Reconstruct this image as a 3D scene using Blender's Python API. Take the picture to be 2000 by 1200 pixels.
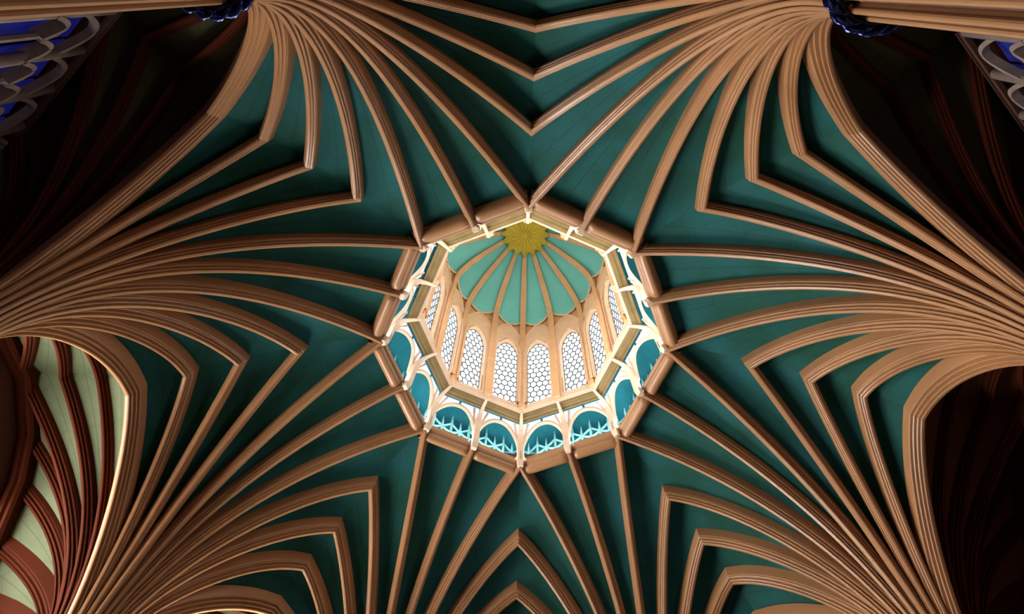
import bpy, math, random
from mathutils import Vector, Matrix
random.seed(7)
for o in list(bpy.data.objects): bpy.data.objects.remove(o)
sc = bpy.context.scene
COL = sc.collection
S = 20.0            # metres per design unit (ring height above the eye = 1 unit)
EYE = 1.6           # eye height above the floor

# ------------------------------------------------------------------ camera
cd = bpy.data.cameras.new('camera'); cam = bpy.data.objects.new('camera', cd); COL.objects.link(cam)
cd.sensor_width = 36; cd.lens = 27.44; cd.clip_end = 200; cd.clip_start = .05
RM = [[0.99954161, -0.0237988, 0.01871328], [0.02915525, 0.92321534, -0.38317544], [-0.00815727, 0.38354539, 0.923486]]
r_, d_, f_ = RM
cam.matrix_world = Matrix(((r_[0], -d_[0], -f_[0], -0.010009*S), (r_[1], -d_[1], -f_[1], -0.476952*S),
                           (r_[2], -d_[2], -f_[2], EYE), (0, 0, 0, 1)))
sc.camera = cam
# ------------------------------------------------------------------ world, exposure
w = bpy.data.worlds.new('sky'); sc.world = w; w.use_nodes = True
w.node_tree.nodes['Background'].inputs[0].default_value = (.75, .86, 1, 1)
w.node_tree.nodes['Background'].inputs[1].default_value = 1.0
sc.view_settings.view_transform = 'Standard'; sc.view_settings.look = 'None'
sc.view_settings.exposure = 0.0; sc.view_settings.gamma = 1.0
WIN_W = 24.0         # daylight strength of the west window
FILL_S = 5.0         # south, cool fill from an added, unseen window
FILL_E = 8.0        # east, fill on the west piers from an added, unseen window
WIN_SW = 40.0        # south-west
WIN_N = .5         # north side behind the viewer (cool)
WIN_L = 2.9         # lantern panes
LAMP = 75.0         # strip lamps hidden on the gallery ledge

# ------------------------------------------------------------------ materials
def nodes(m):
    m.use_nodes = True; n = m.node_tree.nodes; l = m.node_tree.links; return n, l, n['Principled BSDF']
def mat(name, col, rough=.6, metal=0, var=.12, scale=3.0, bump=.0, col2=None, spec=.3):
    m = bpy.data.materials.new(name); n, l, b = nodes(m)
    tc = n.new('ShaderNodeTexCoord'); nz = n.new('ShaderNodeTexNoise'); nz.inputs['Scale'].default_value = scale
    nz.inputs['Detail'].default_value = 5; nz.inputs['Roughness'].default_value = .6
    l.new(tc.outputs['Object'], nz.inputs['Vector'])
    cr = n.new('ShaderNodeValToRGB'); l.new(nz.outputs['Fac'], cr.inputs['Fac'])
    c2 = col2 or tuple(c*(1-var*2) for c in col)
    cr.color_ramp.elements[0].position = .3; cr.color_ramp.elements[1].position = .7
    cr.color_ramp.elements[0].color = (*c2, 1); cr.color_ramp.elements[1].color = (*[min(1, c*(1+var)) for c in col], 1)
    l.new(cr.outputs['Color'], b.inputs['Base Color'])
    b.inputs['Roughness'].default_value = rough; b.inputs['Metallic'].default_value = metal
    b.inputs['Specular IOR Level'].default_value = spec
    if bump:
        bp = n.new('ShaderNodeBump'); bp.inputs['Strength'].default_value = bump; bp.inputs['Distance'].default_value = .02
        n2 = n.new('ShaderNodeTexNoise'); n2.inputs['Scale'].default_value = scale*12; l.new(tc.outputs['Object'], n2.inputs['Vector'])
        l.new(n2.outputs['Fac'], bp.inputs['Height']); l.new(bp.outputs['Normal'], b.inputs['Normal'])
    return m
def web_mat(name, colA, colB):
    """painted plaster with scored joints: a centre line and a herringbone of slanting joints (UV in metres)"""
    m = bpy.data.materials.new(name); n, l, b = nodes(m)
    tc = n.new('ShaderNodeTexCoord'); uv = n.new('ShaderNodeUVMap'); sp = n.new('ShaderNodeSeparateXYZ')
    l.new(uv.outputs['UV'], sp.inputs[0])
    def M(op, a, bb=None):
        x = n.new('ShaderNodeMath'); x.operation = op
        for i, v in enumerate((a, bb)):
            if v is None: continue
            if isinstance(v, (int, float)): x.inputs[i].default_value = v
            else: l.new(v, x.inputs[i])
        return x.outputs[0]
    au = M('ABSOLUTE', sp.outputs[0])
    l1 = M('LESS_THAN', au, .014)
    s = M('ADD', sp.outputs[1], M('MULTIPLY', au, .9))
    fr = M('FRACT', M('MULTIPLY', s, 1/1.3)); l2 = M('LESS_THAN', fr, .016)
    line = M('MAXIMUM', l1, l2)
    nz = n.new('ShaderNodeTexNoise'); nz.inputs['Scale'].default_value = .3; nz.inputs['Detail'].default_value = 8
    nz.inputs['Roughness'].default_value = .65
    l.new(tc.outputs['Object'], nz.inputs['Vector'])
    cr = n.new('ShaderNodeValToRGB'); cr.color_ramp.elements[0].position = .36; cr.color_ramp.elements[1].position = .66
    cr.color_ramp.elements[0].color = (*colA, 1); cr.color_ramp.elements[1].color = (*colB, 1)
    l.new(nz.outputs['Fac'], cr.inputs['Fac'])
    mx = n.new('ShaderNodeMixRGB'); mx.blend_type = 'MULTIPLY'; l.new(M('MULTIPLY', line, .3), mx.inputs[0])
    l.new(cr.outputs[0], mx.inputs[1]); mx.inputs[2].default_value = (.15, .2, .2, 1)
    l.new(mx.outputs[0], b.inputs['Base Color'])
    bp = n.new('ShaderNodeBump'); bp.invert = True; bp.inputs['Distance'].default_value = .03; bp.inputs['Strength'].default_value = .6
    l.new(line, bp.inputs['Height']); l.new(bp.outputs['Normal'], b.inputs['Normal'])
    b.inputs['Roughness'].default_value = .75; b.inputs['Specular IOR Level'].default_value = .15
    return m
def glow(name, col, strength):
    m = bpy.data.materials.new(name); n, l, b = nodes(m)
    b.inputs['Base Color'].default_value = (.8, .85, .9, 1); b.inputs['Roughness'].default_value = .3
    b.inputs['Emission Color'].default_value = (*col, 1); b.inputs['Emission Strength'].default_value = strength
    return m
M_RIB = mat('rib_plaster', (.33, .160, .070), .36, spec=.5, var=.10, scale=.35)
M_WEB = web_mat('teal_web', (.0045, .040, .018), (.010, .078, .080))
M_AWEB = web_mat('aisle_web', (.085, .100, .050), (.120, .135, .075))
M_AWEB_SHADE = web_mat('shaded_aisle_web', (.045, .040, .014), (.065, .060, .022))  # darker copy of the aisle web: shade of unlit bays put into the colour
M_AWEB_SHADE_E = web_mat('shaded_red_aisle_web', (.085, .022, .008), (.13, .04, .014))  # east bay copy, its dark red shade painted into the web colour
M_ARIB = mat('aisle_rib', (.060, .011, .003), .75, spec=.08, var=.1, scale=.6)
M_CORE = mat('pier_core', (.12, .045, .02), .7)
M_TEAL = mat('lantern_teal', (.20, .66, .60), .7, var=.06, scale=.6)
M_GTEAL = mat('gallery_teal', (.02, .19, .24), .7, var=.06)
M_GTRACE = mat('gallery_tracery', (.40, .80, .82), .7, var=.04)
M_PEACH = mat('peach_plaster', (.84, .58, .36), .6, var=.05)
M_TAN = mat('lantern_rib', (.76, .44, .22), .55, var=.06)
M_CREAM = mat('cream_plaster', (.74, .55, .40), .55, var=.05)
M_CURB = mat('curb_ochre', (.22, .15, .055), .55, var=.1)
M_GOLD = mat('gilding', (.72, .56, .07), .45, metal=.25, var=.1, scale=2)
M_LEAD = mat('lead', (.10, .13, .15), .5, metal=.3)
M_LEAF = mat('blue_black_lacquer', (.012, .02, .10), .16, metal=.75, var=.2, spec=.8)
M_WALL = mat('wall_plaster', (.05, .016, .008), .8)
M_FLOOR = mat('stone_floor', (.04, .02, .012), .5)
M_SCREEN = mat('screen_stone', (.20, .145, .12), .5)
M_PANE = glow('sky_lit_pane', (.93, .97, 1.0), WIN_L)
M_SPAN = glow('spandrel_glass', (.72, .80, 1.0), .95)
M_LAMP2 = glow('wall_strip_lamp', (.72, .95, 1.0), 150.0)
M_LAMP = glow('strip_lamp', (.80, .95, 1.0), LAMP)
M_WW = glow('west_window_glass', (1.0, .98, .94), WIN_W)
M_FILL_S = glow('south_fill_glass', (.80, .87, 1.0), FILL_S)
M_FILL_E = glow('east_fill_glass', (1.0, .94, .85), FILL_E)
M_WSW = glow('southwest_window_glass', (1.0, .97, .92), WIN_SW)
M_WN = glow('north_window_glass', (.55, .68, 1.0), WIN_N)
M_BLUE = glow('blue_glass', (.03, .04, .55), .13); M_BLUE.node_tree.nodes['Principled BSDF'].inputs['Base Color'].default_value = (.01, .015, .12, 1)

# ------------------------------------------------------------------ helpers
def tag(o, label=None, cat=None, group=None, kind=None):
    if label: o['label'] = label
    if cat: o['category'] = cat
    if group: o['group'] = group
    if kind: o['kind'] = kind
    return o
def empty(name, loc, rz=0):
    o = bpy.data.objects.new(name, None); COL.objects.link(o); o.location = loc; o.rotation_euler = (0, 0, rz)
    o.empty_display_size = .3; return o
def mesh(name, V, F, m, smooth=False, uv=None):
    me = bpy.data.meshes.new(name); me.from_pydata([tuple(v) for v in V], [], F)
    if m: me.materials.append(m)
    if smooth: me.polygons.foreach_set('use_smooth', [True]*len(me.polygons))
    if uv:
        u = me.uv_layers.new(name='UVMap')
        for lp in me.loops: u.data[lp.index].uv = uv[lp.vertex_index]
    me.update(); return me
def link(name, me, parent=None):
    o = bpy.data.objects.new(name, me); COL.objects.link(o); o.parent = parent; return o
def grid_faces(n, k, close=False, off=0):
    F = []
    for i in range(n-1):
        for j in range(k if close else k-1):
            j2 = (j+1) % k
            F.append((off+i*k+j, off+i*k+j2, off+(i+1)*k+j2, off+(i+1)*k+j))
    return F
def sweep(path, prof, up=None, closed=True, side=None, scale=None, caps=True):
    """path: list of 3D points; prof: (b,n) closed polygon; side: fixed side vector or None (then from up)"""
    P = [Vector(p) for p in path]; V = []; n = len(P)
    for i, p in enumerate(P):
        T = (P[min(i+1, n-1)]-P[max(i-1, 0)]).normalized()
        if side is not None: B = Vector(side); B = (B-T*B.dot(T)).normalized(); N = T.cross(B) if up is None else None
        else: B = T.cross(Vector(up)).normalized()
        N = B.cross(T).normalized()
        s = scale[i] if scale else 1
        for b, q in prof: V.append(p+B*(b*s)+N*(q*s))
    k = len(prof); F = grid_faces(n, k, True)
    if caps: F += [tuple(reversed(range(k))), tuple(range((n-1)*k, n*k))]
    return V, F
def join(parts):
    V = []; F = []
    for v, f in parts:
        o = len(V); V += list(v); F += [tuple(i+o for i in q) for q in f]
    return V, F
def tube(path, r, seg=6, up=(0, 0, 1), flat=1.0):
    prof = [(r*math.cos(2*math.pi*j/seg), r*flat*math.sin(2*math.pi*j/seg)) for j in range(seg)]
    return sweep(path, prof, up=up)
def box(c, s):
    x, y, z = c; a, b, h = s[0]/2, s[1]/2, s[2]/2
    V = [Vector((x+i*a, y+j*b, z+k*h)) for k in (-1, 1) for j in (-1, 1) for i in (-1, 1)]
    return V, [(0, 2, 3, 1), (4, 5, 7, 6), (0, 1, 5, 4), (2, 6, 7, 3), (0, 4, 6, 2), (1, 3, 7, 5)]
def bez(P, n):
    out = []
    for i in range(n):
        t = i/(n-1); a = 1-t
        out.append(tuple(a**3*P[0][k]+3*a*a*t*P[1][k]+3*a*t*t*P[2][k]+t**3*P[3][k] for k in range(len(P[0]))))
    return out

# ------------------------------------------------------------------ measured geometry (design units)
RF, ZF, R0 = 0.5254, 0.5742, 0.0253         # pier radius, springing height, shaft radius
RING = 0.2032; C8 = math.cos(math.radians(22.5)); S8 = math.sin(math.radians(22.5))
APEX = [(.3110, .9562), (.3795, .9179), (.4342, .8807), (.4844, .8293)]
BZ = {'m': (.63, .384, .309), '0': (.457, .616, .315), '1': (.484, .413, .286), '2': (.540, .317, .379), '3': (.466, .355, .285), '4': (.409, .476, .317)}
def rib_ends():
    """end point (plan), height, mitre-plane normal for the eleven ribs of the pier on the +x axis"""
    out = []
    for sgn in (-1, 1):
        a = sgn*math.radians(22.5); e = (math.cos(a), math.sin(a)); nrm = (-math.sin(a), math.cos(a))
        L = [('0', (RING*e[0], RING*e[1]), 1.0, nrm)]
        for j, (r, z) in enumerate(APEX): L.append((str(j+1), (r*e[0], r*e[1]), z, nrm))
        out.append(L)
    mid = [('m', (RING*C8*1.010, 0), 1.0, (1, 0))]
    return list(reversed(out[0]))+mid+out[1]
def rib_curve(t, e, z, n=26):
    A, B, Sl = BZ[t]; d = math.hypot(e[0]-RF, e[1]); h = z-ZF
    return bez([(R0, ZF), (R0, ZF+A*h), (d-B*(d-R0), z-Sl*B*(d-R0)), (d, z)], n)
PR = [(0, 0), (.0015, .0002), (.0023, .0010), (.0017, .0020), (.0009, .0034), (.0032, .0036), (.0041, .0046), (.0035, .0060), (.0024, .0078),
      (.0052, .0081), (.0060, .0092), (.0056, .0110), (.0062, .0122), (.0065, .028)]
PR_ARCH = [(0, 0), (.0018, .0002), (.0027, .0012), (.0020, .0024), (.0012, .0038), (.0044, .0040), (.0053, .0052), (.0045, .0066), (.0034, .0084),
           (.0070, .0087), (.0080, .0100), (.0070, .0116), (.0062, .0130), (.0094, .0134), (.0102, .0150), (.0105, .030)]
PRC = [(0, 0), (.0011, .0002), (.0019, .0009), (.0023, .0020), (.0019, .0032), (.0014, .0040), (.0014, .012)]
def full(pr): return [(-b, n) for b, n in reversed(pr[1:])]+pr
def frame_rib(pts, base, plan_end, prof, nrm=None, ppt=None, extra=None):
    """rib in the vertical plane through base->plan_end; pts (rho,z); prof side/normal offsets; mitred on a vertical plane"""
    ux, uy = plan_end[0]-base[0], plan_end[1]-base[1]; L = math.hypot(ux, uy); ux /= L; uy /= L
    u = Vector((ux, uy, 0)); b = Vector((-uy, ux, 0)); rows = []
    n = len(pts)
    for i, (rho, z) in enumerate(pts):
        r1, z1 = pts[min(i+1, n-1)]; r0, z0 = pts[max(i-1, 0)]; tr, tz = r1-r0, z1-z0; l = math.hypot(tr, tz); tr /= l; tz /= l
        N = u*(-tz)+Vector((0, 0, tr)); p = Vector((base[0], base[1], 0))+u*rho+Vector((0, 0, z)); T = u*tr+Vector((0, 0, tz))
        row = []
        for (sb, sn) in prof:
            v = p+b*sb+N*sn
            if i == n-1 and nrm is not None:
                nv = Vector((nrm[0], nrm[1], 0)); den = nv.dot(T)
                if abs(den) > .05:
                    lam = nv.dot(Vector((plan_end[0], plan_end[1], 0))-v)/den
                    v = v+T*max(-.05, min(.05, lam))
            row.append(v)
        rows.append(row)
    return rows
def rows_mesh(rows, org=(0, 0), caps=True):
    V = [Vector(((v.x-org[0])*S, (v.y-org[1])*S, v.z*S+EYE)) for r in rows for v in r]
    k = len(rows[0]); F = grid_faces(len(rows), k, False)
    return V, F
def web_between(rowsA, rowsB, org, bulge, nu=7):
    """rowsA/B: per-step centre points on the web line of two neighbouring ribs"""
    V = []; uv = []; n = len(rowsA); dist = 0; prev = None
    for i in range(n):
        a, bq = rowsA[i], rowsB[i]; mid = (a+bq)/2
        if prev is not None: dist += (mid-prev).length*S
        prev = mid; w = (a-bq).length*S
        for j in range(nu):
            s = j/(nu-1); p = a.lerp(bq, s); p = p+Vector((0, 0, bulge*math.sin(math.pi*s)*min(1, w/3)*(i/(n-1))))
            V.append(Vector(((p.x-org[0])*S, (p.y-org[1])*S, p.z*S+EYE))); uv.append(((s-.5)*w, dist))
    return V, grid_faces(n, nu), uv

# ------------------------------------------------------------------ floor and outer walls (setting)
side_names = ['north', 'northeast', 'east', 'southeast', 'south', 'southwest', 'west', 'northwest']
fl = []
for k in range(8): a = math.radians(22.5+45*k); fl.append(Vector((.74*S*math.cos(a), .74*S*math.sin(a), 0)))
fv = fl+[v+Vector((0, 0, -.3)) for v in fl]
fo = link('floor', mesh('floor', fv, [tuple(range(8)), tuple(reversed(range(8, 16)))]+[(i, i+8, (i+1) % 8+8, (i+1) % 8) for i in range(8)], M_FLOOR))
tag(fo, 'pale stone floor of the octagonal hall, below the frame', kind='structure')
DW = .645           # distance of the outer walls from the axis
HW = 1.06           # top of the outer walls
def wall_boxes(opening):
    """local: x outward, y along the wall"""
    half = DW*math.tan(math.radians(22.5))*S+.3; x = DW*S+.3; H = HW*S+EYE
    if not opening: return [box((x, 0, H/2), (.6, 2*half, H))]
    y0, z0, z1 = opening
    return [box((x, -(half+y0)/2, H/2), (.6, half-y0, H)), box((x, (half+y0)/2, H/2), (.6, half-y0, H)),
            box((x, 0, z0/2), (.6, 2*y0, z0)), box((x, 0, (z1+H)/2), (.6, 2*y0, H-z1))]
lit = {'southwest': (M_WSW, 'southwest'), 'west': (M_WW, 'west'), 'south': (M_FILL_S, 'south'), 'east': (M_FILL_E, 'east'), 'north': (M_WN, 'north')}  # unseen windows put in as light sources; south and east serve as fill
nwin = 16
for k, nm in enumerate(side_names):
    ang = math.radians(-90+45*k)
    op = ((2.6, 9.0, 17.0) if 'west' in nm else (2.9, 2.0, 7.6)) if nm in lit else None
    V, F = join(wall_boxes(op))
    o = link('wall_'+nm, mesh('wall', V, F, M_WALL)); o.rotation_euler = (0, 0, ang)
    tag(o, 'plain dark red-brown outer wall on the %s side, behind the arch there' % nm, kind='structure')
    if op:
        nwin += 1
        y0, z0, z1 = op; x = DW*S+.25
        we = empty('window_%d' % nwin, (0, 0, 0), ang); tag(we, 'unseen tall mullioned window, put in to light the vault, in the %s outer wall' % nm, kind='structure')
        bars = [box((x, y, (z0+z1)/2), (.25, .12, z1-z0)) for y in (-y0, -y0/3, y0/3, y0)]+[box((x, 0, z), (.25, 2*y0, .12)) for z in (z0, (z0+z1)/2, z1)]
        V, F = join(bars); link('frame', mesh('frame', V, F, M_SCREEN), we)
        for c in range(3):
            for r in range(2):
                V, F = box((x+.1, -y0+y0*2/3*(c+.5), z0+(z1-z0)/2*(r+.5)), (.03, y0*2/3-.12, (z1-z0)/2-.12))
                link('pane', mesh('pane', V, F, lit[nm][0]), we)
        V, F = join([box((x, y, z1-.5), (.2, y0*2/3-.1, .1)) for y in (-y0*2/3, 0, y0*2/3)]); link('transom', mesh('transom', V, F, M_SCREEN), we)
# flat roof deck that closes the space over the vault (keeps daylight out), open where the lantern rises
V = []
for r_out in (.245, .74):
    for k in range(8): a = math.radians(22.5+45*k); V.append(Vector((r_out*S*math.cos(a), r_out*S*math.sin(a), HW*S+EYE)))
o = link('ceiling', mesh('ceiling', V+[v+Vector((0, 0, .3)) for v in V],
     [(i, (i+1) % 8, (i+1) % 8+8, i+8) for i in range(8)]+[(16+i, 24+i, 24+(i+1) % 8, 16+(i+1) % 8) for i in range(8)]+[(i, i+16, (i+1) % 8+16, (i+1) % 8) for i in range(8)], M_WALL))
tag(o, 'roof deck hidden above the vault', kind='structure')

# ------------------------------------------------------------------ the eight fans of the vault
ENDS = rib_ends(); ORG = (RF, 0)
rib_meshes = []; shaft_meshes = []; web_meshes = []; webrows = []
for t, e, z, nrm in ENDS:
    pr = full(PR_ARCH if t == '4' else PR)
    pts = rib_curve(t, e, z)
    V, F = rows_mesh(frame_rib([(R0, .508), (R0, .54)]+pts, (RF, 0), e, pr, nrm), ORG); rib_meshes.append((t, mesh('arch_rib' if t == '4' else 'rib', V, F, M_RIB, False)))
    if len(rib_meshes) % 2: V, F = rows_mesh(frame_rib([(R0, -EYE/S), (R0, .512)], (RF, 0), e, full(PRC)), ORG); shaft_meshes.append(mesh('colonnette', V, F, M_RIB))
    wr = frame_rib(pts, (RF, 0), e, [(0, .0235)], nrm); webrows.append([r[0] for r in wr])
def cut(rows, xmin=.2050):
    out = []
    for a, b in zip(rows, rows[1:]):
        out.append(a)
        if b.x < xmin: out.append(a.lerp(b, (a.x-xmin)/(a.x-b.x))); break
    while len(out) < len(rows): out.append(out[-1].copy())
    return out
for i in range(10):
    ra, rb = webrows[i], webrows[i+1]
    if i in (4, 5): ra, rb = cut(ra), cut(rb)
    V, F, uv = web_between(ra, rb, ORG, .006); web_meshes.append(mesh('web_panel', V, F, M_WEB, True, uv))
# pier core and foliage wreath
cv, cf = tube([(0, 0, 0), (0, 0, ZF*S+EYE), (0, 0, ZF*S+EYE+2)], .019*S, 20, up=(0, 1, 0)); core_me = mesh('pier_core', cv, cf, M_CORE, True)
ZW = .51
def leaf(j, n=18):
    a = 2*math.pi*j/n; V = []; rows = 9; k = 8
    for i in range(rows):
        s = i/(rows-1); aa = a+(s-.5)*.78; rr = (.0280+.0025*math.sin(math.pi*s))*S; zz = (ZW+.010*(s-.5)*math.cos(s*2))*S+EYE
        wv = (.10*math.sin(math.pi*min(1, s*1.02+.02))**.7+.012); tw = s*2.6+j*.3
        c = Vector((rr*math.cos(aa), rr*math.sin(aa), zz)); er = Vector((math.cos(aa), math.sin(aa), 0)); ez = Vector((0, 0, 1))
        d1 = er*math.cos(tw)+ez*math.sin(tw); d2 = -er*math.sin(tw)+ez*math.cos(tw)
        for q in range(k):
            th = 2*math.pi*q/k; V.append(c+d1*(wv*.38*math.cos(th)*(1+.25*math.cos(2*th)))+d2*(wv*math.sin(th)))
    return V, grid_faces(rows, k, True)+[tuple(reversed(range(k))), tuple(range((rows-1)*k, rows*k))]
leaf_me = [mesh('leaf', *leaf(j), M_LEAF, True) for j in range(18)]
cv, cf = tube([((.0270*S)*math.cos(2*math.pi*i/24), (.0270*S)*math.sin(2*math.pi*i/24), ZW*S+EYE+.03*math.sin(i*2.2)) for i in range(25)], .05, 6); band_me = mesh('wreath_band', cv, cf, M_LEAF, True)
fan_lab = ['fan of green-webbed ribs springing from the upper right pier wreathed in dark blue leaves',
 'fan of tan ribs and teal webs spreading from the right edge of the frame',
 'fan of tan ribs and bright teal webs rising from the lower right corner',
 'fan of tan ribs and teal webs rising from below the frame, right of centre',
 'fan of tan ribs and dark green webs rising from below the frame, left of centre',
 'fan of tan ribs rising from the lower left corner beside the pale aisle vault',
 'fan of pale curving ribs spreading from the left edge of the frame',
 'fan of dark-webbed ribs springing from the upper left pier wreathed in blue-black leaves']
for i in range(8):
    ang = math.radians(-67.5+45*i)
    t = empty('vault_fan', (RF*S*math.cos(ang), RF*S*math.sin(ang), 0), ang)
    tag(t, fan_lab[i], 'vault', 'eight fans of the vault')
    for ty, me in rib_meshes: link('arch_rib' if ty == '4' else 'rib', me, t)
    for me in shaft_meshes: link('colonnette', me, t)
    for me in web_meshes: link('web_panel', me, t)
    link('pier_core', core_me, t)
    wb = link('foliage_wreath', band_me, t); wb['label'] = 'glossy blue-black wreath of leaves round the shafts'
    for me in leaf_me: link('leaf', me, wb)

# ------------------------------------------------------------------ aisle vaults behind the eight arches
PIER = (RF*C8, RF*S8)
aisle_ends = [((.5402, 0), .866, (0, 1)), ((.5872, 0), .866, (0, 1)), ((.642, 0), .868, (0, 1)),
              ((.642, .075), .850, (1, 0)), ((.642, .125), .81, (1, 0)), ((.642, .165), .745, (1, 0)), ((.642, .2005), .69, (1, 0))]
def aisle_parts(sg):
    ribs = []; wr = []
    e = (.4844, 0); d = math.hypot(e[0]-PIER[0], PIER[1])
    allr = [((.4890, 0), .850, (0, 1))]+aisle_ends
    for idx, (e, z, nrm) in enumerate(allr):
        base = (PIER[0], sg*PIER[1]); e = (e[0], sg*e[1]); d = math.hypot(e[0]-base[0], e[1]-base[1]); h = z-ZF
        curve = bez([(R0, ZF), (R0, ZF+.55*h), (d-.45*(d-R0), z-.22*(d-R0)), (d, z)], 20)
        if idx: ribs.append(rows_mesh(frame_rib([(R0, -EYE/S)]+curve, base, e, full(PR), nrm)))
        wr.append([r[0] for r in frame_rib(curve, base, e, [(0, .014)], nrm)])
    webs = [web_between(wr[i], wr[i+1], (0, 0), .003) for i in range(len(wr)-1)]
    # wedge web to the neighbouring bay
    tips = wr[-1]; c = Vector((.695*C8, sg*.695*S8, 0))
    corner = [p+ (Vector((c.x-p.x, c.y-p.y, 0)))*(i/19)*.98 if i else p for i, p in enumerate(tips)]
    webs.append(web_between(tips, corner, (0, 0), 0))
    return ribs, webs, wr
AR = {}
for sg in (-1, 1):
    ribs, webs, wr = aisle_parts(sg)
    AR[sg] = ([mesh('rib', V, F, M_ARIB) for V, F in ribs], [mesh('web_panel', V, F, M_AWEB, True, uv) for V, F, uv in webs], wr)
wallarch = [AR[-1][2][i][-1] for i in range(len(AR[-1][2])-1, 2, -1)]+[AR[1][2][i][-1] for i in range(4, len(AR[1][2]))]
wp = [Vector((v.x*S-.1, v.y*S, v.z*S+EYE-.15)) for v in wallarch]
wa = sweep(wp, [(-.26, -.22), (-.2, -.3), (-.1, -.26), (-.06, -.34), (.06, -.34), (.1, -.26), (.2, -.3), (.26, -.22), (.26, .2), (-.26, .2)], side=(1, 0, 0))
wa_me = mesh('wall_arch', wa[0], wa[1], M_ARIB)
al = {'north': 'aisle vault behind the arch nearest the viewer, above the frame', 'northeast': 'dark aisle vault with faint ribs behind the upper right arch',
 'east': 'aisle vault behind the right-hand arch, dark red shade in its web colour', 'southeast': 'aisle vault behind the arch at the lower right, below the frame',
 'south': 'aisle vault behind the arch at the bottom, below the frame', 'southwest': 'aisle vault behind the arch at the lower left, below the frame',
 'west': 'lit pale green aisle vault with red-brown ribs at the left edge', 'northwest': 'dark aisle vault behind the upper left arch'}
for k, nm in enumerate(side_names):
    t = empty('aisle_vault', (0, 0, 0), math.radians(-90+45*k)); tag(t, al[nm], 'vault', 'aisle vaults behind the arches')
    for sg in (-1, 1):
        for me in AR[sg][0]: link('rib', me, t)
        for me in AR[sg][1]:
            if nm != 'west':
                me = me.copy(); me.materials[0] = M_AWEB_SHADE_E if nm == 'east' else M_AWEB_SHADE
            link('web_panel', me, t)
    link('wall_arch', wa_me, t)
def sphere(c, r, n=12, m=8):
    V = [Vector((c[0]+r*math.sin(math.pi*i/m)*math.cos(2*math.pi*j/n), c[1]+r*math.sin(math.pi*i/m)*math.sin(2*math.pi*j/n), c[2]+r*math.cos(math.pi*i/m))) for i in range(m+1) for j in range(n)]
    return V, grid_faces(m+1, n, True)
# traceried screens behind the two upper arches
def screen(name_dir, ang, y0, y1, lab):
    t = empty('tracery_screen', (.60*S*math.cos(ang), .60*S*math.sin(ang), 0), ang); tag(t, lab, 'screen')
    zt = .785*S+EYE; y0 *= S; y1 *= S; n = 5; dy = (y1-y0)/n; zb = zt-5.2
    V, F = join([box((.1, (y0+y1)/2, zt+.16), (.3, y1-y0, .2)), box((-.03, (y0+y1)/2, zt+.05), (.1, y1-y0, .04)), box((-.03, (y0+y1)/2, zt+.26), (.12, y1-y0, .04))]); link('cornice', mesh('cornice', V, F, M_WALL), t)
    for i in range(n+1):
        V, F = tube([(0, y0+i*dy, zb), (0, y0+i*dy, zt)], .11, 8, up=(1, 0, 0)); link('mullion', mesh('mullion', V, F, M_SCREEN, True), t)
    for i in range(n):
        a = y0+i*dy; m = a+dy/2; zs = zt-1.1
        arcs = []
        for (p, q, zz) in ((a, a+dy, zs),):
            L = [(0, p+(q-p)/2*s, zz+.95*math.sin(s*math.pi/2)) for s in [j/8 for j in range(9)]]; R = [(0, q-(q-p)/2*s, zz+.95*math.sin(s*math.pi/2)) for s in [j/8 for j in range(9)]]
            arcs += [sweep(L, [(-.045, -.08), (.045, -.08), (.045, .08), (-.045, .08)], up=(1, 0, 0)), sweep(R, [(-.045, -.08), (.045, -.08), (.045, .08), (-.045, .08)], up=(1, 0, 0))]
        V, F = join(arcs); link('arch_head', mesh('arch_head', V, F, M_SCREEN), t)
        cus = []
        for (p, q) in ((a, m), (m, a+dy)):
            for sgn in (0, 1):
                L = [(0, (p if sgn == 0 else q)+(1-2*sgn)*(q-p)/2*(j/6), zs-.9+.55*math.sin(j/6*math.pi/2)) for j in range(7)]
                cus.append(sweep(L, [(-.045, -.12), (.045, -.12), (.045, .12), (-.045, .12)], up=(1, 0, 0)))
        cus.append(tube([(0, m, zb), (0, m, zs-.3)], .06, 6, up=(1, 0, 0)))
        cus.append(box((0, m, zs-2.6), (.22, dy, .12)))
        V, F = join(cus); link('cusped_tracery', mesh('cusped_tracery', V, F, M_SCREEN), t)
        V, F = box((.3, m, (zb+zt)/2), (.03, dy-.1, zt-zb-.1)); link('pane', mesh('pane', V, F, M_BLUE), t)
screen('nw', math.radians(-135), -.235, .03, 'openwork stone tracery with deep blue glass at the upper left edge')
screen('ne', math.radians(-45), -.03, .235, 'openwork stone tracery with deep blue glass at the upper right edge')

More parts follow.
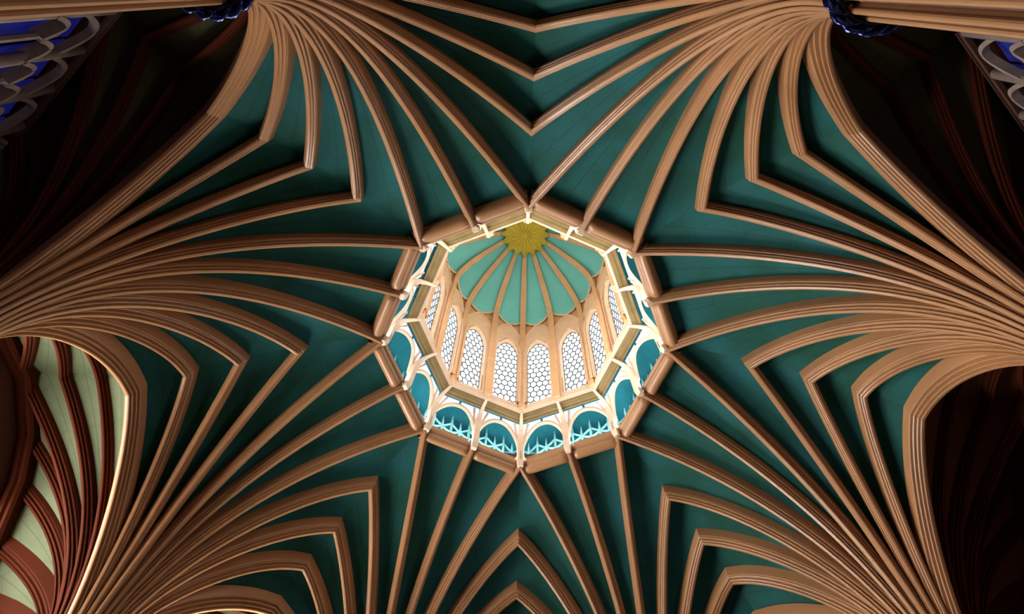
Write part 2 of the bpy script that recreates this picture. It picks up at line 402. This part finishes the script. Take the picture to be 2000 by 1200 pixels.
# ------------------------------------------------------------------ ring, gallery and curb
def vert(k, r):
    k %= 16; a = math.radians(-90+22.5*k); rr = r*(C8 if k % 2 else 1.0); return Vector((rr*math.cos(a), rr*math.sin(a), 0))
def G(k, u, r, z): return (vert(k, r).lerp(vert(k+1, r), u)+Vector((0, 0, z)))*S
ZB = EYE
T = empty('oculus_gallery', (0, 0, 1.0*S+EYE)); tag(T, 'sixteen-bay traceried gallery ringing the oculus below the lantern', 'gallery')
def GV(k, u, r, z): return G(k, u, r, z-1.0)
roll = [(.0255, .060), (.0250, .014), (.0215, .0045), (.0185, .0008), (.0145, -.0008), (.0105, -.0002), (.0072, .0022), (.0050, .0058),
        (.0046, .0078), (.0030, .0074), (.0008, .0092), (-.0008, .0125), (.0000, .0150), (.006, .0152), (.0215, .0152), (.0245, .030), (.043, .034)]
for k in range(16):
    # roll moulding with rounded ends
    V = []; nu = 15
    for i in range(nu):
        u = .035+.93*i/(nu-1); e = min(1, min(i, nu-1-i)/2.0); e = math.sqrt(1-(1-e)**2) if e < 1 else 1
        for i_, (dr, dz) in enumerate(roll): V.append(GV(k, u, RING-.002+(.003*(1-e) if i_ > 1 else 0)+dr, 1.0+dz+.006*(1-e)*(1 if i_ > 1 else 0)))
    o = link('roll_moulding', mesh('roll_moulding', V, grid_faces(nu, len(roll)), M_RIB, True), T)
    # post with its bracket reaching under the curb
    a = math.radians(-90+22.5*k); er = Vector((math.cos(a), math.sin(a), 0)); cc = (C8 if k % 2 else 1)
    path = [(.2040, 1.002), (.2018, 1.012), (.2002, 1.035), (.1996, 1.052), (.1978, 1.064), (.1930, 1.075), (.1850, 1.0825), (.1740, 1.0868), (.1570, 1.0890)]
    sc_ = [.75, .95, .92, .95, .95, .8, .62, .46, .34]
    pp = [er*(r*cc*S)+Vector((0, 0, (z-1)*S)) for r, z in path]
    pf = [(-.10, .16), (-.12, .04), (-.085, 0), (-.055, -.06), (-.03, -.05), (0, -.09), (.03, -.05), (.055, -.06), (.085, 0), (.12, .04), (.10, .16)]
    V, F = sweep(pp, [(b, -n) for b, n in pf], side=Vector((-math.sin(a), math.cos(a), 0)), scale=sc_)
    o = link('post', mesh('post', V, F, M_CREAM), T)
    # arch, sub-arches and glazed spandrels
    def AP(u, z):
        q = max(0, min(1, (z-1.045)/.045)); return GV(k, u, .1995-.0175*q*q, z)
    def zarch(u):
        w_ = abs(2*u-1)/.93; w_ = min(1, w_); return 1.044+.0405*math.sqrt(max(0, 1-w_**2.3))
    us = [.035+.93*(.5-.5*math.cos(math.pi*i/20)) for i in range(21)]
    apath = [AP(.035, 1.040)]+[AP(u, zarch(u)) for u in us]+[AP(.965, 1.040)]
    am = (vert(k, 1)+vert(k+1, 1)).normalized()
    V, F = sweep(apath, [(-.035, -.03), (.035, -.03), (.055, .0), (.055, .07), (-.055, .07), (-.055, 0)], up=am)
    ar = link('tracery_arch', mesh('tracery_arch', V, F, M_CREAM), T)
    bars = []
    for sg in (0, 1):
        def U(x): return x if sg == 0 else 1-x
        for x0, x1, zz in ((.03, .17, 1.046),):
            b = [AP(U(x0+(x1-x0)*s**1.6), zz+(1.089-zz)*s) for s in [j/7 for j in range(8)]]
            bars.append(sweep(b, [(-.03, -.02), (.03, -.02), (.03, .03), (-.03, .03)], up=am))
    for V, F in bars: link('spandrel_tracery', mesh('spandrel_tracery', V, F, M_CREAM), ar)
    for sg in (0, 1):
        V = []
        for i in range(9):
            u = .03+.44*i/8; u = u if sg == 0 else 1-u
            for z in (zarch(u), 1.094): V.append(AP(u, z)+am*.05)
        link('spandrel_pane', mesh('spandrel_pane', V, grid_faces(9, 2), M_SPAN), ar)
    # back wall with a coved head
    prof = [(.243, 1.030), (.243, 1.120), (.241, 1.135), (.236, 1.150), (.226, 1.164), (.212, 1.174), (.180, 1.180)]
    V = [];
    for i in range(13):
        u = i/12
        for j, (r, z) in enumerate(prof): V.append(GV(k, u, r-(.0022*abs(math.sin(u*math.pi*6)) if j > 1 else 0), z))
    bw = link('back_wall', mesh('back_wall', V, grid_faces(13, len(prof)), M_GTEAL, True), T)
    tr = []
    def W(u, z): return GV(k, u, .2415, z)
    for j in range(1, 6):
        u = j/6; zt = 1.137 if j % 2 == 0 else 1.122
        P = [W(u, 1.03), W(u, zt-.02), W(u, zt)]; tr.append(sweep(P, [(-.035, -.05), (.035, -.05), (.035, .05), (-.035, .05)], up=am, scale=[1, .9, .15]))
    tr.append(sweep([W(0, 1.03), W(0, 1.12), W(0, 1.14)], [(-.035, -.05), (.035, -.05), (.035, .05), (-.035, .05)], up=am, scale=[1, .9, .15]))
    for j in range(3):
        u0 = j/3; u1 = (j+1)/3
        for (ua, ub) in ((u0, u1), (u1, u0)):
            P = [W(ua+(ub-ua)*s, 1.083+.026*s**1.5) for s in [q/7 for q in range(8)]]; tr.append(sweep(P, [(-.022, -.03), (.022, -.03), (.022, .03), (-.022, .03)], up=am))
    for j in range(6):
        u0 = j/6; u1 = (j+1)/6
        for (ua, ub) in ((u0, (u0+u1)/2), (u1, (u0+u1)/2)):
            P = [W(ua, 1.045)]+[W(ua+(ub-ua)*math.sin(s*math.pi/2)**2, 1.062+.014*s) for s in [q/5 for q in range(6)]]; tr.append(sweep(P, [(-.02, -.03), (.02, -.03), (.02, .03), (-.02, .03)], up=am))
    V, F = join(tr); o = link('wall_tracery', mesh('wall_tracery', V, F, M_GTRACE), bw); o['label'] = 'blind tracery of crossing arches and spikes'
    V, F = tube([GV(k, .08, .208, 1.0185), GV(k, .92, .208, 1.0185)], .028, 8); o = link('strip_lamp', mesh('strip_lamp', V, F, M_LAMP, True), T); o['label'] = 'lamp strip hidden behind the moulding'
    V, F = tube([GV(k, .08, .229, 1.0345), GV(k, .92, .229, 1.0345)], .028, 8); link('strip_lamp', mesh('strip_lamp', V, F, M_LAMP2, True), T)
curb = [(.1640, 1.0930), (.1655, 1.0905), (.1680, 1.0900), (.1685, 1.0888), (.1715, 1.0885), (.1720, 1.0895), (.1745, 1.0895), (.1750, 1.0880), (.1775, 1.0878), (.1795, 1.0895), (.1800, 1.112),
        (.1640, 1.104), (.1635, 1.098)]
for k in range(0, 16, 2):
    V = []
    for kk in (k, k+2):
        for r, z in curb:
            p = vert(kk, r)*S; p.z = (z-1)*S; V.append(p)
    n = len(curb); F = grid_faces(2, n, True)
    link('curb_beam', mesh('curb_beam', V, F, M_CURB), T)

# ------------------------------------------------------------------ lantern
L = empty('roof_lantern', (0, 0, 1.1*S+EYE)); tag(L, 'sixteen-sided lantern with teal ribbed dome and gilded star boss over the oculus', 'lantern')
RD = .1600
def LV(p, z): return Vector((p.x*S, p.y*S, (z-1.1)*S))
def dome_curve(k, n=30):
    r0 = RD*(C8 if k % 2 else 1)
    a = [(r0, 1.100+(1.40-1.10)*i/6) for i in range(6)]
    return a+bez([(r0, 1.40), (r0-.001, 1.462), (.115+.3*(r0-.15), 1.502), (.036, 1.556)], n)
def dome_pt(k, s, off=0):
    """s = height fraction index along the dome curve (0..1 by point index)"""
    c = dome_curve(k); x = s*(len(c)-1); i = min(int(x), len(c)-2); f = x-i
    r = c[i][0]*(1-f)+c[i+1][0]*f; z = c[i][1]*(1-f)+c[i+1][1]*f
    a = math.radians(-90+22.5*k); return Vector(((r+off)*math.cos(a), (r+off)*math.sin(a), z+off*.6))
def s_of_z(k, z):
    c = dome_curve(k)
    for i in range(len(c)-1):
        if c[i][1] <= z <= c[i+1][1]: return (i+(z-c[i][1])/(c[i+1][1]-c[i][1]))/(len(c)-1)
    return 1
def dome_surf(k, u, z=None, s=None, off=0):
    if z is not None: p = dome_pt(k, s_of_z(k, z), off).lerp(dome_pt(k+1, s_of_z(k+1, z), off), u)
    else: p = dome_pt(k, s, off).lerp(dome_pt(k+1, s, off), u)
    return Vector((p.x*S, p.y*S, (p.z-1.1)*S))
ZC = 1.414
def fU(u): w_ = abs(2*u-1); return ZC+.036*(.35*w_+.65*(1-math.sqrt(max(0, 1-w_*w_))))
def fL(u): w_ = abs(2*u-1); return ZC-.072*(.35*w_+.65*(1-math.sqrt(max(0, 1-w_*w_))))
lrib = [(-.11, .12), (-.11, .03), (-.075, .0), (-.05, -.02), (-.045, -.06), (0, -.085), (.045, -.06), (.05, -.02), (.075, 0), (.11, .03), (.11, .12)]
bayw = RD*S8*1.0
# window outline in bay coordinates (y lateral in metres, z height above 1.1 level in metres)
HWID = .345*2*RD*S8/2*S*2/2*1.0; HWID = .34*RD*S8*S*1.0
ZS0, ZSP, ZTOP = .28, (1.292-1.1)*S, (1.345-1.1)*S
def arch_z(y):
    w_ = min(1, abs(y)/HWID); return ZSP+(ZTOP-ZSP)*(1-w_**2.0)**.62
outline = [(-HWID, ZS0), (HWID, ZS0)]+[(HWID*math.cos(math.pi*i/18), arch_z(HWID*math.cos(math.pi*i/18))) for i in range(19)]
def clip(poly, cl):
    out = poly
    for i in range(len(cl)):
        a = cl[i]; b = cl[(i+1) % len(cl)]
        if abs(a[0]-b[0])+abs(a[1]-b[1]) < 1e-9: continue
        inp = out; out = []
        def side(p): return (b[0]-a[0])*(p[1]-a[1])-(b[1]-a[1])*(p[0]-a[0])
        for j in range(len(inp)):
            p = inp[j]; q = inp[(j+1) % len(inp)]; sp, sq = side(p), side(q)
            if sp >= 0: out.append(p)
            if (sp >= 0) != (sq >= 0):
                t_ = sp/(sp-sq); out.append((p[0]+(q[0]-p[0])*t_, p[1]+(q[1]-p[1])*t_))
        if not out: return []
    return out
PW = 2*HWID/4.0; PH = PW*2.1
hexes = []
for r in range(-1, 30):
    for c in range(-3, 4):
        cx = (c+(.5 if r % 2 else 0))*PW; cz = ZS0+r*PH*.78+.1
        hx = [(cx+PW/2*math.cos(0)*0, cz-PH/1.9), (cx+PW/2, cz-PH/3.9), (cx+PW/2, cz+PH/3.9), (cx, cz+PH/1.9), (cx-PW/2, cz+PH/3.9), (cx-PW/2, cz-PH/3.9)]
        p = clip(hx, outline)
        if len(p) >= 3:
            ar_ = abs(sum(p[i][0]*p[(i+1) % len(p)][1]-p[(i+1) % len(p)][0]*p[i][1] for i in range(len(p))))/2
            if ar_ > .004: hexes.append(p)
def prism(poly, x0, x1, shrink=0.0):
    cx = sum(p[0] for p in poly)/len(poly); cz = sum(p[1] for p in poly)/len(poly)
    q = [(cx+(p[0]-cx)*(1-shrink), cz+(p[1]-cz)*(1-shrink)) for p in poly]; n = len(q)
    V = [Vector((x0, y, z)) for y, z in q]+[Vector((x1, y, z)) for y, z in q]
    return V, [tuple(reversed(range(n))), tuple(range(n, 2*n))]+[(i, (i+1) % n, (i+1) % n+n, i+n) for i in range(n)]
pane_me = [mesh('pane', *prism(p, .19, .205), M_PANE) for p in hexes]
lead = []; seen = set()
for p in hexes:
    for i in range(len(p)):
        a = p[i]; b = p[(i+1) % len(p)]
        key = tuple(sorted(((round(a[0], 2), round(a[1], 2)), (round(b[0], 2), round(b[1], 2)))))
        if key in seen or key[0] == key[1]: continue
        seen.add(key); lead.append(sweep([(.185, a[0], a[1]), (.185, b[0], b[1])], [(-.018, -.02), (.018, -.02), (.018, .01), (-.018, .01)], up=(1, 0, 0)))
lead_me = mesh('lead_lattice', *join(lead), M_LEAD)
# window moulding (frame) and reveal
inner = [(-HWID, ZS0)]+[(-HWID*math.cos(math.pi*i/20), arch_z(-HWID*math.cos(math.pi*i/20))) for i in range(21)]+[(HWID, ZS0)]
fr = []
for off, r_ in ((.035, .022), (.085, .026)):
    pth = []
    for (y, z) in inner:
        k_ = 1+off/HWID; pth.append((-.01, y*k_, ZS0 if z <= ZS0+1e-6 else ZS0+(z-ZS0)*(1+off/(ZTOP-ZS0))))
    fr.append(tube(pth, r_, 6, up=(1, 0, 0)))
V = [];
for (y, z) in inner:
    for x in (0, .20): V.append(Vector((x, y, z)))
fr.append((V, grid_faces(len(inner), 2)))
frame_me = mesh('frame', *join(fr), M_PEACH)
vis = {2, 3, 4, 5, 6, 7, 8, 9, 10, 11, 12, 13, 14, 1}
clockn = ['north, right half', 'north-northeast', 'northeast', 'east-northeast', 'east, upper half', 'east-southeast', 'southeast', 'south-southeast', 'south, right of the centre shaft',
          'south-southwest', 'southwest', 'west-southwest', 'west, lower half', 'west-northwest', 'northwest', 'north-northwest']
for k in range(16):
    kk = (k+1) % 16
    a0, a1 = vert(k, RD), vert(k+1, RD); c = (a0+a1)/2; d = (a1-a0).normalized(); wlen = (a1-a0).length
    # rib running up the wall and over the dome
    a = math.radians(-90+22.5*k); er = Vector((math.cos(a), math.sin(a), 0))
    cv = dome_curve(k); P = [er*(r*S)+Vector((0, 0, (z-1.1)*S)) for r, z in cv]
    V, F = sweep(P, [(b, -n) for b, n in lrib], side=Vector((-math.sin(a), math.cos(a), 0)), scale=[1]*(len(P)-12)+[1-.35*(i/11) for i in range(12)])
    link('rib', mesh('rib', V, F, M_TAN), L)
    # teal dome panel
    V = []; nu = 13; ns = 16
    for i in range(nu):
        u = i/(nu-1); s0 = s_of_z(k, min(fU(u), 1.55))
        for j in range(ns):
            s = s0+(1-s0)*j/(ns-1); V.append(dome_surf(k, u, s=s, off=.003))
    link('dome_panel', mesh('dome_panel', V, grid_faces(nu, ns), M_TEAL, True), L)
    # pendentive between the crossing mouldings
    V = []
    for i in range(nu):
        u = i/(nu-1)
        for j in range(5): V.append(dome_surf(k, u, z=max(fL(u), 1.378)+(fU(u)-max(fL(u), 1.378))*j/4, off=.0035))
    link('pendentive', mesh('pendentive', V, grid_faces(nu, 5), M_TAN, True), L)
    V = []
    for i in range(nu):
        u = i/(nu-1)
        for j in range(3): V.append(dome_surf(k, u, z=min(fL(u), 1.378)+(1.378-min(fL(u), 1.378))*j/2, off=.0035))
    link('pendentive_foot', mesh('pendentive_foot', V, grid_faces(nu, 3), M_TEAL, True), L)
    for fn, nmn in ((fU, 'upper_moulding'), (fL, 'lower_moulding')):
        P = [dome_surf(k, .5-.47*math.cos(math.pi*i/20), z=fn(.5-.47*math.cos(math.pi*i/20)), off=-.0004) for i in range(21)]
        V, F = tube(P, .042, 6, up=(vert(k, 1)+vert(k+1, 1)).normalized()); link(nmn, mesh(nmn, V, F, M_PEACH, True), L)
    # bay wall with window opening: bridged from outer outline to window outline
    inn = [(-HWID, 0.0)]+inner+[(HWID, 0.0)]
    n = len(inn); hw = wlen*S/2; outer = []
    for i, (y, z) in enumerate(inn):
        if i in (0, 1): outer.append((-hw, (0.0, .3)[i]))
        elif i in (n-1, n-2): outer.append((hw, (0.0, .3)[n-1-i]))
        else:
            f = (i-2)/(n-5)*2-1   # -1..1
            yy = hw*max(-1, min(1, f*1.5)); zz = (fL((yy/hw+1)/2)-1.1)*S+.02
            if abs(f) > .667: zz = (fL(0)-1.1)*S*(1-(abs(f)-.667)/.333*.35)
            outer.append((yy, zz))
    V = []
    for (y, z), (y2, z2) in zip(inn, outer):
        V += [Vector((c.x*S, c.y*S, 0))+d*y+Vector((0, 0, z)), Vector((c.x*S, c.y*S, 0))+d*y2+Vector((0, 0, z2))]
    V += [Vector((c.x*S, c.y*S, 0))+d*(-HWID)+Vector((0, 0, ZS0)), Vector((c.x*S, c.y*S, 0))+d*HWID+Vector((0, 0, ZS0))]
    F = grid_faces(n, 2)+[(0, 2*n, 2*n+1, 2*(n-1))]
    link('bay_wall', mesh('bay_wall', V, F, M_PEACH), L)
    # sill
    am = (a0+a1).normalized()
    V = []
    for u in (0, 1):
        p0 = a0.lerp(a1, u); q0 = vert(k, .1640).lerp(vert(k+1, .1640), u)
        V += [Vector((q0.x*S, q0.y*S, -.12)), Vector((p0.x*S*.997, p0.y*S*.997, -.02)), Vector((p0.x*S*.995, p0.y*S*.995, .16)), Vector((p0.x*S*1.02, p0.y*S*1.02, .22))]
    link('sill', mesh('sill', V, grid_faces(2, 4), M_CREAM), L)
    # window
    ang = math.atan2(am.y, am.x)
    W = empty('window_%d' % (k+1), (c.x*S, c.y*S, 1.1*S+EYE), ang)
    tag(W, 'arched lantern window with hexagonal leaded panes, facing %s' % clockn[k], kind='structure')
    link('frame', frame_me, W); link('lead_lattice', lead_me, W)
    if k in vis:
        for me in pane_me: link('pane', me, W)
    else:
        V, F = join([prism(p, .19, .205) for p in hexes]); link('pane', mesh('pane', V, F, M_PANE), W)
# star boss
V = [Vector((0, 0, (1.533-1.1)*S))]; n = 16; rings = [(.006, 1.5325), (.026, 1.5345), (.045, 1.5385)]; F = []
for rr, zz in rings:
    for j in range(n*2):
        a = math.radians(-90+11.25*j); groove = .0 if j % 2 == 0 else .0035
        r2 = rr if (rr < .04 or j % 2 == 0) else rr*.88
        if rr > .04 and j % 2 == 0: r2 = rr*1.14
        V.append(Vector((r2*S*math.cos(a), r2*S*math.sin(a), (zz+groove*min(1, rr/.02)-1.1)*S)))
m = n*2
F += [(0, 1+j, 1+(j+1) % m) for j in range(m)]
for q in range(2): F += [(1+q*m+j, 1+q*m+(j+1) % m, 1+(q+1)*m+(j+1) % m, 1+(q+1)*m+j) for j in range(m)]
o = len(V)
for j in range(m): V.append(V[1+2*m+j]+Vector((0, 0, .25)))
F += [(1+2*m+j, 1+2*m+(j+1) % m, o+(j+1) % m, o+j) for j in range(m)]
b = link('star_boss', mesh('star_boss', V, F, M_GOLD), L); b['label'] = 'gilded sixteen-rayed star'
link('boss_knob', mesh('boss_knob', *sphere((0, 0, (1.5315-1.1)*S), .09), M_GOLD, True), b)
for j in range(16):
    a = math.radians(-90+22.5*j)
    V, F = tube([Vector((r*S*math.cos(a), r*S*math.sin(a), (z-1.1)*S)) for r, z in ((.004, 1.531), (.024, 1.5335), (.048, 1.5385))], .026, 5); link('star_ray', mesh('star_ray', V, F, M_GOLD), b)
# outer shell of the lantern and gallery (keeps stray light out)
V = []
pr = [(.25, 1.035), (.25, 1.19), (.176, 1.195), (.176, 1.11)]
for k in range(16):
    for r, z in pr: p = vert(k, r); V.append(LV(p, z))
F = [(k*4+j, ((k+1) % 16)*4+j, ((k+1) % 16)*4+j+1, k*4+j+1) for k in range(16) for j in range(3)]
link('outer_shell', mesh('outer_shell', V, F, M_WALL), L)
V = [];
pr = [(.172, 1.345), (.172, 1.46), (.10, 1.56), (.0, 1.60)]
for k in range(16):
    for r, z in pr: p = vert(k, r); V.append(LV(p, z))
link('outer_roof', mesh('outer_roof', V, F, M_WALL), L)
